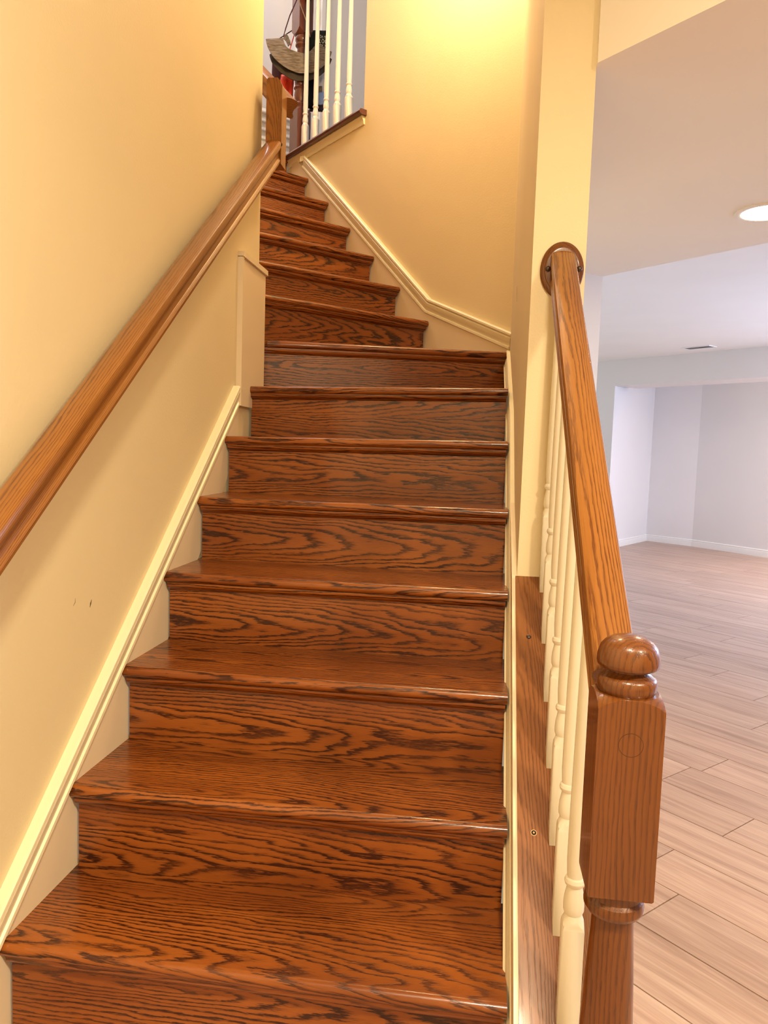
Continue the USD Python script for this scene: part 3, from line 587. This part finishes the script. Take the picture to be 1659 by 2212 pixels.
ht = thing('sun_hat', 'wide brimmed khaki sun hat hanging on the dark upper post', 'hat')
def brim(o, i, sh, thick, drop, fwd):
    rows = []
    for s in range(9):
        t = s/8; ring_ = []
        for j in range(40):
            q = i[j]*(1-t)+o[j]*t; c = math.sin(math.pi*(j+.5)/40)
            tw = (.048+.030*t)*c**.7+.012*t*math.sin(j*.9)*.4+fwd
            ring_.append(loc(q[0], q[1]+drop*t, tw))
        rows.append(ring_)
    return lofted(rows, thick)
obj('brim', brim(outer, inner, 0, .004, 0, 0), HATM, ht, smooth=60)
o2 = curve([(582, 118), (586, 132), (598, 148), (616, 163), (640, 174), (658, 175), (680, 169), (700, 156), (711, 142), (717, 128)], 40)
i2 = curve([(606, 100), (612, 108), (622, 116), (634, 121), (646, 124), (658, 124), (668, 121), (676, 116), (684, 110), (690, 104)], 40)
obj('lower_brim', brim(o2, i2, 0, .004, 0, -.018), HATD, ht, smooth=60)
cr_ = [[loc(x, y, tw) for x, y, tw in row] for row in ([(612, 84, .02), (614, 76, .03), (618, 73, .05), (622, 78, .06)], [(618, 90, .04), (621, 84, .06), (624, 82, .07), (627, 88, .07)], [(622, 100, .06), (625, 96, .08), (627, 95, .08), (629, 99, .07)])]
obj('crown_fold', lofted(cr_, .004), HATM, ht, smooth=60)
obj('cord', tube([loc(612, 80, .05), loc(617, 62, .074), loc(626, 34, .074), loc(641, 0, .072), loc(650, -20, .07)], .0035, 8), cloth('purple_strap', (.075, .035, .055)), ht, label='purple neck cord')
obj('cord', tube([loc(643, -10, .075), loc(650, 14, .080), loc(659, 38, .080), loc(666, 60, .075), loc(670, 80, .07)], .0028, 8), cloth('tan_strap', (.30, .21, .15)), ht, label='tan neck cord')
def pillow(px0, px1, py0, py1, toward, th, seed, sag=.0, sid=0.0):
    rows_f, rows_b = [], []; nu, nv = 13, 15
    def P(i, j, side):
        u, v = i/(nu-1), j/(nv-1); w = (max(0, 1-(2*u-1)**4)*max(0, 1-(2*v-1)**6))**.5
        q = V(px0+(px1-px0)*u, py0+(py1-py0)*v); nz = meshkit.noise(np.array([[u*3+seed, v*3.5, seed*1.7]]))[0]-.5; ed = meshkit.noise(np.array([[u*2.5+seed*3, v*3, side*0+7.]]))[0]-.5
        q = q+V(ed*(px1-px0)*.08, ed*(py1-py0)*.05+sag*(1-(2*u-1)**2)*v)
        return loc(q[0], q[1], toward+side*(th*w*(.75+.9*nz)))
    v = [P(i, j, 1) for i in range(nu) for j in range(nv)]+[P(i, j, -1) for i in range(nu) for j in range(nv)]
    f = []; N_ = nu*nv
    for i in range(nu-1):
        for j in range(nv-1):
            a, b, c, d = i*nv+j, i*nv+j+1, (i+1)*nv+j+1, (i+1)*nv+j; f += [(a, b, c), (a, c, d), (N_+a, N_+c, N_+b), (N_+a, N_+d, N_+c)]
    m = trimesh.Trimesh(v, f, process=False); m.merge_vertices(digits_vertex=6); m.update_faces(m.nondegenerate_faces()); m.fix_normals(); return m
bg = thing('lettered_bag', 'dark green bag with white lettering hanging behind the upper balusters', 'bag')
obj('body', pillow(664, 709, 66, 118, -.075, .02, 3), cloth('bag_green', (.020, .026, .024)), bg, smooth=70)
WT = plain('print_white', (.75, .75, .74), .8)
def sign(text, px, py, h, t):
    m = meshkit.text_mesh(text, h*PXM, .0015); m.vertices[:, 0] *= .9
    o = loc(px, py, t); T = np.eye(4); T[:3, 0] = vr; T[:3, 1] = UP; T[:3, 2] = vt_; T[:3, 3] = o; m.apply_transform(T); return m
for tx, px, py, h in (('In the', 690.5, 82, 6), ('100', 687, 92.5, 8.5), ('for joy', 690.5, 99.5, 5)):
    obj('lettering', sign(tx, px, py, h, -.060), WT, bg, smooth=False, label='white printed words')
obj('emblem', cat(*[disc(loc(x, y, -.062), vt_, r*PXM, .002) for x, y, r in ((696, 104.5, 2.2), (693.5, 106, 1.6), (698, 106.5, 1.6), (695.5, 108.5, 1.4))]), WT, bg, label='white printed flower')
def bag(name, label, cat_, args, mat, extra=None):
    t = thing(name, label, cat_); obj('body', pillow(*args), mat, t, smooth=70)
    obj('strap', tube([loc((args[0]+args[1])/2, args[2]+3, args[4]), loc((args[0]+args[1])/2-2, args[2]-25, args[4]+.01), loc(640, 60, -.075)], .003, 6), mat, t)
    return t
bag('garment', 'black cloth garment hanging beside the dark upper post', 'garment', (652, 682, 120, 236, -.075, .02, 5), cloth('black_cloth', (.010, .010, .011)))
bb = bag('printed_bag', 'white plastic bag with blue print hanging between the upper balusters', 'bag', (676, 704, 140, 228, -.135, .02, 9), plain('white_plastic', (.62, .62, .68), .35, .5, var=.12))
obj('print', pillow(686, 701, 198, 226, -.113, .004, 11), plain('blue_print', (.20, .32, .68), .4, .5, var=.5), bb, smooth=70, label='pale blue printed figure')
obj('print', pillow(688, 696, 186, 200, -.112, .004, 12), plain('brown_print', (.14, .10, .07), .4, .5, var=.5), bb, smooth=70, label='brown printed figure')
bag('purple_bag', 'grey purple bag hanging lowest behind the white balusters', 'bag', (668, 708, 205, 242, -.20, .025, 15), cloth('purple_cloth', (.085, .065, .085)))
bag('red_bag', 'bright red orange bag on the left of the dark upper post', 'bag', (606, 634, 160, 212, -.09, .022, 21), plain('red_nylon', (.62, .045, .012), .4, .4, (60, .3, .01), var=.35))
bag('patterned_scarf', 'dark patterned scarf at the left under the hat', 'scarf', (588, 612, 112, 182, -.15, .018, 27), cloth('scarf_cloth', (.075, .035, .040), var=.6))
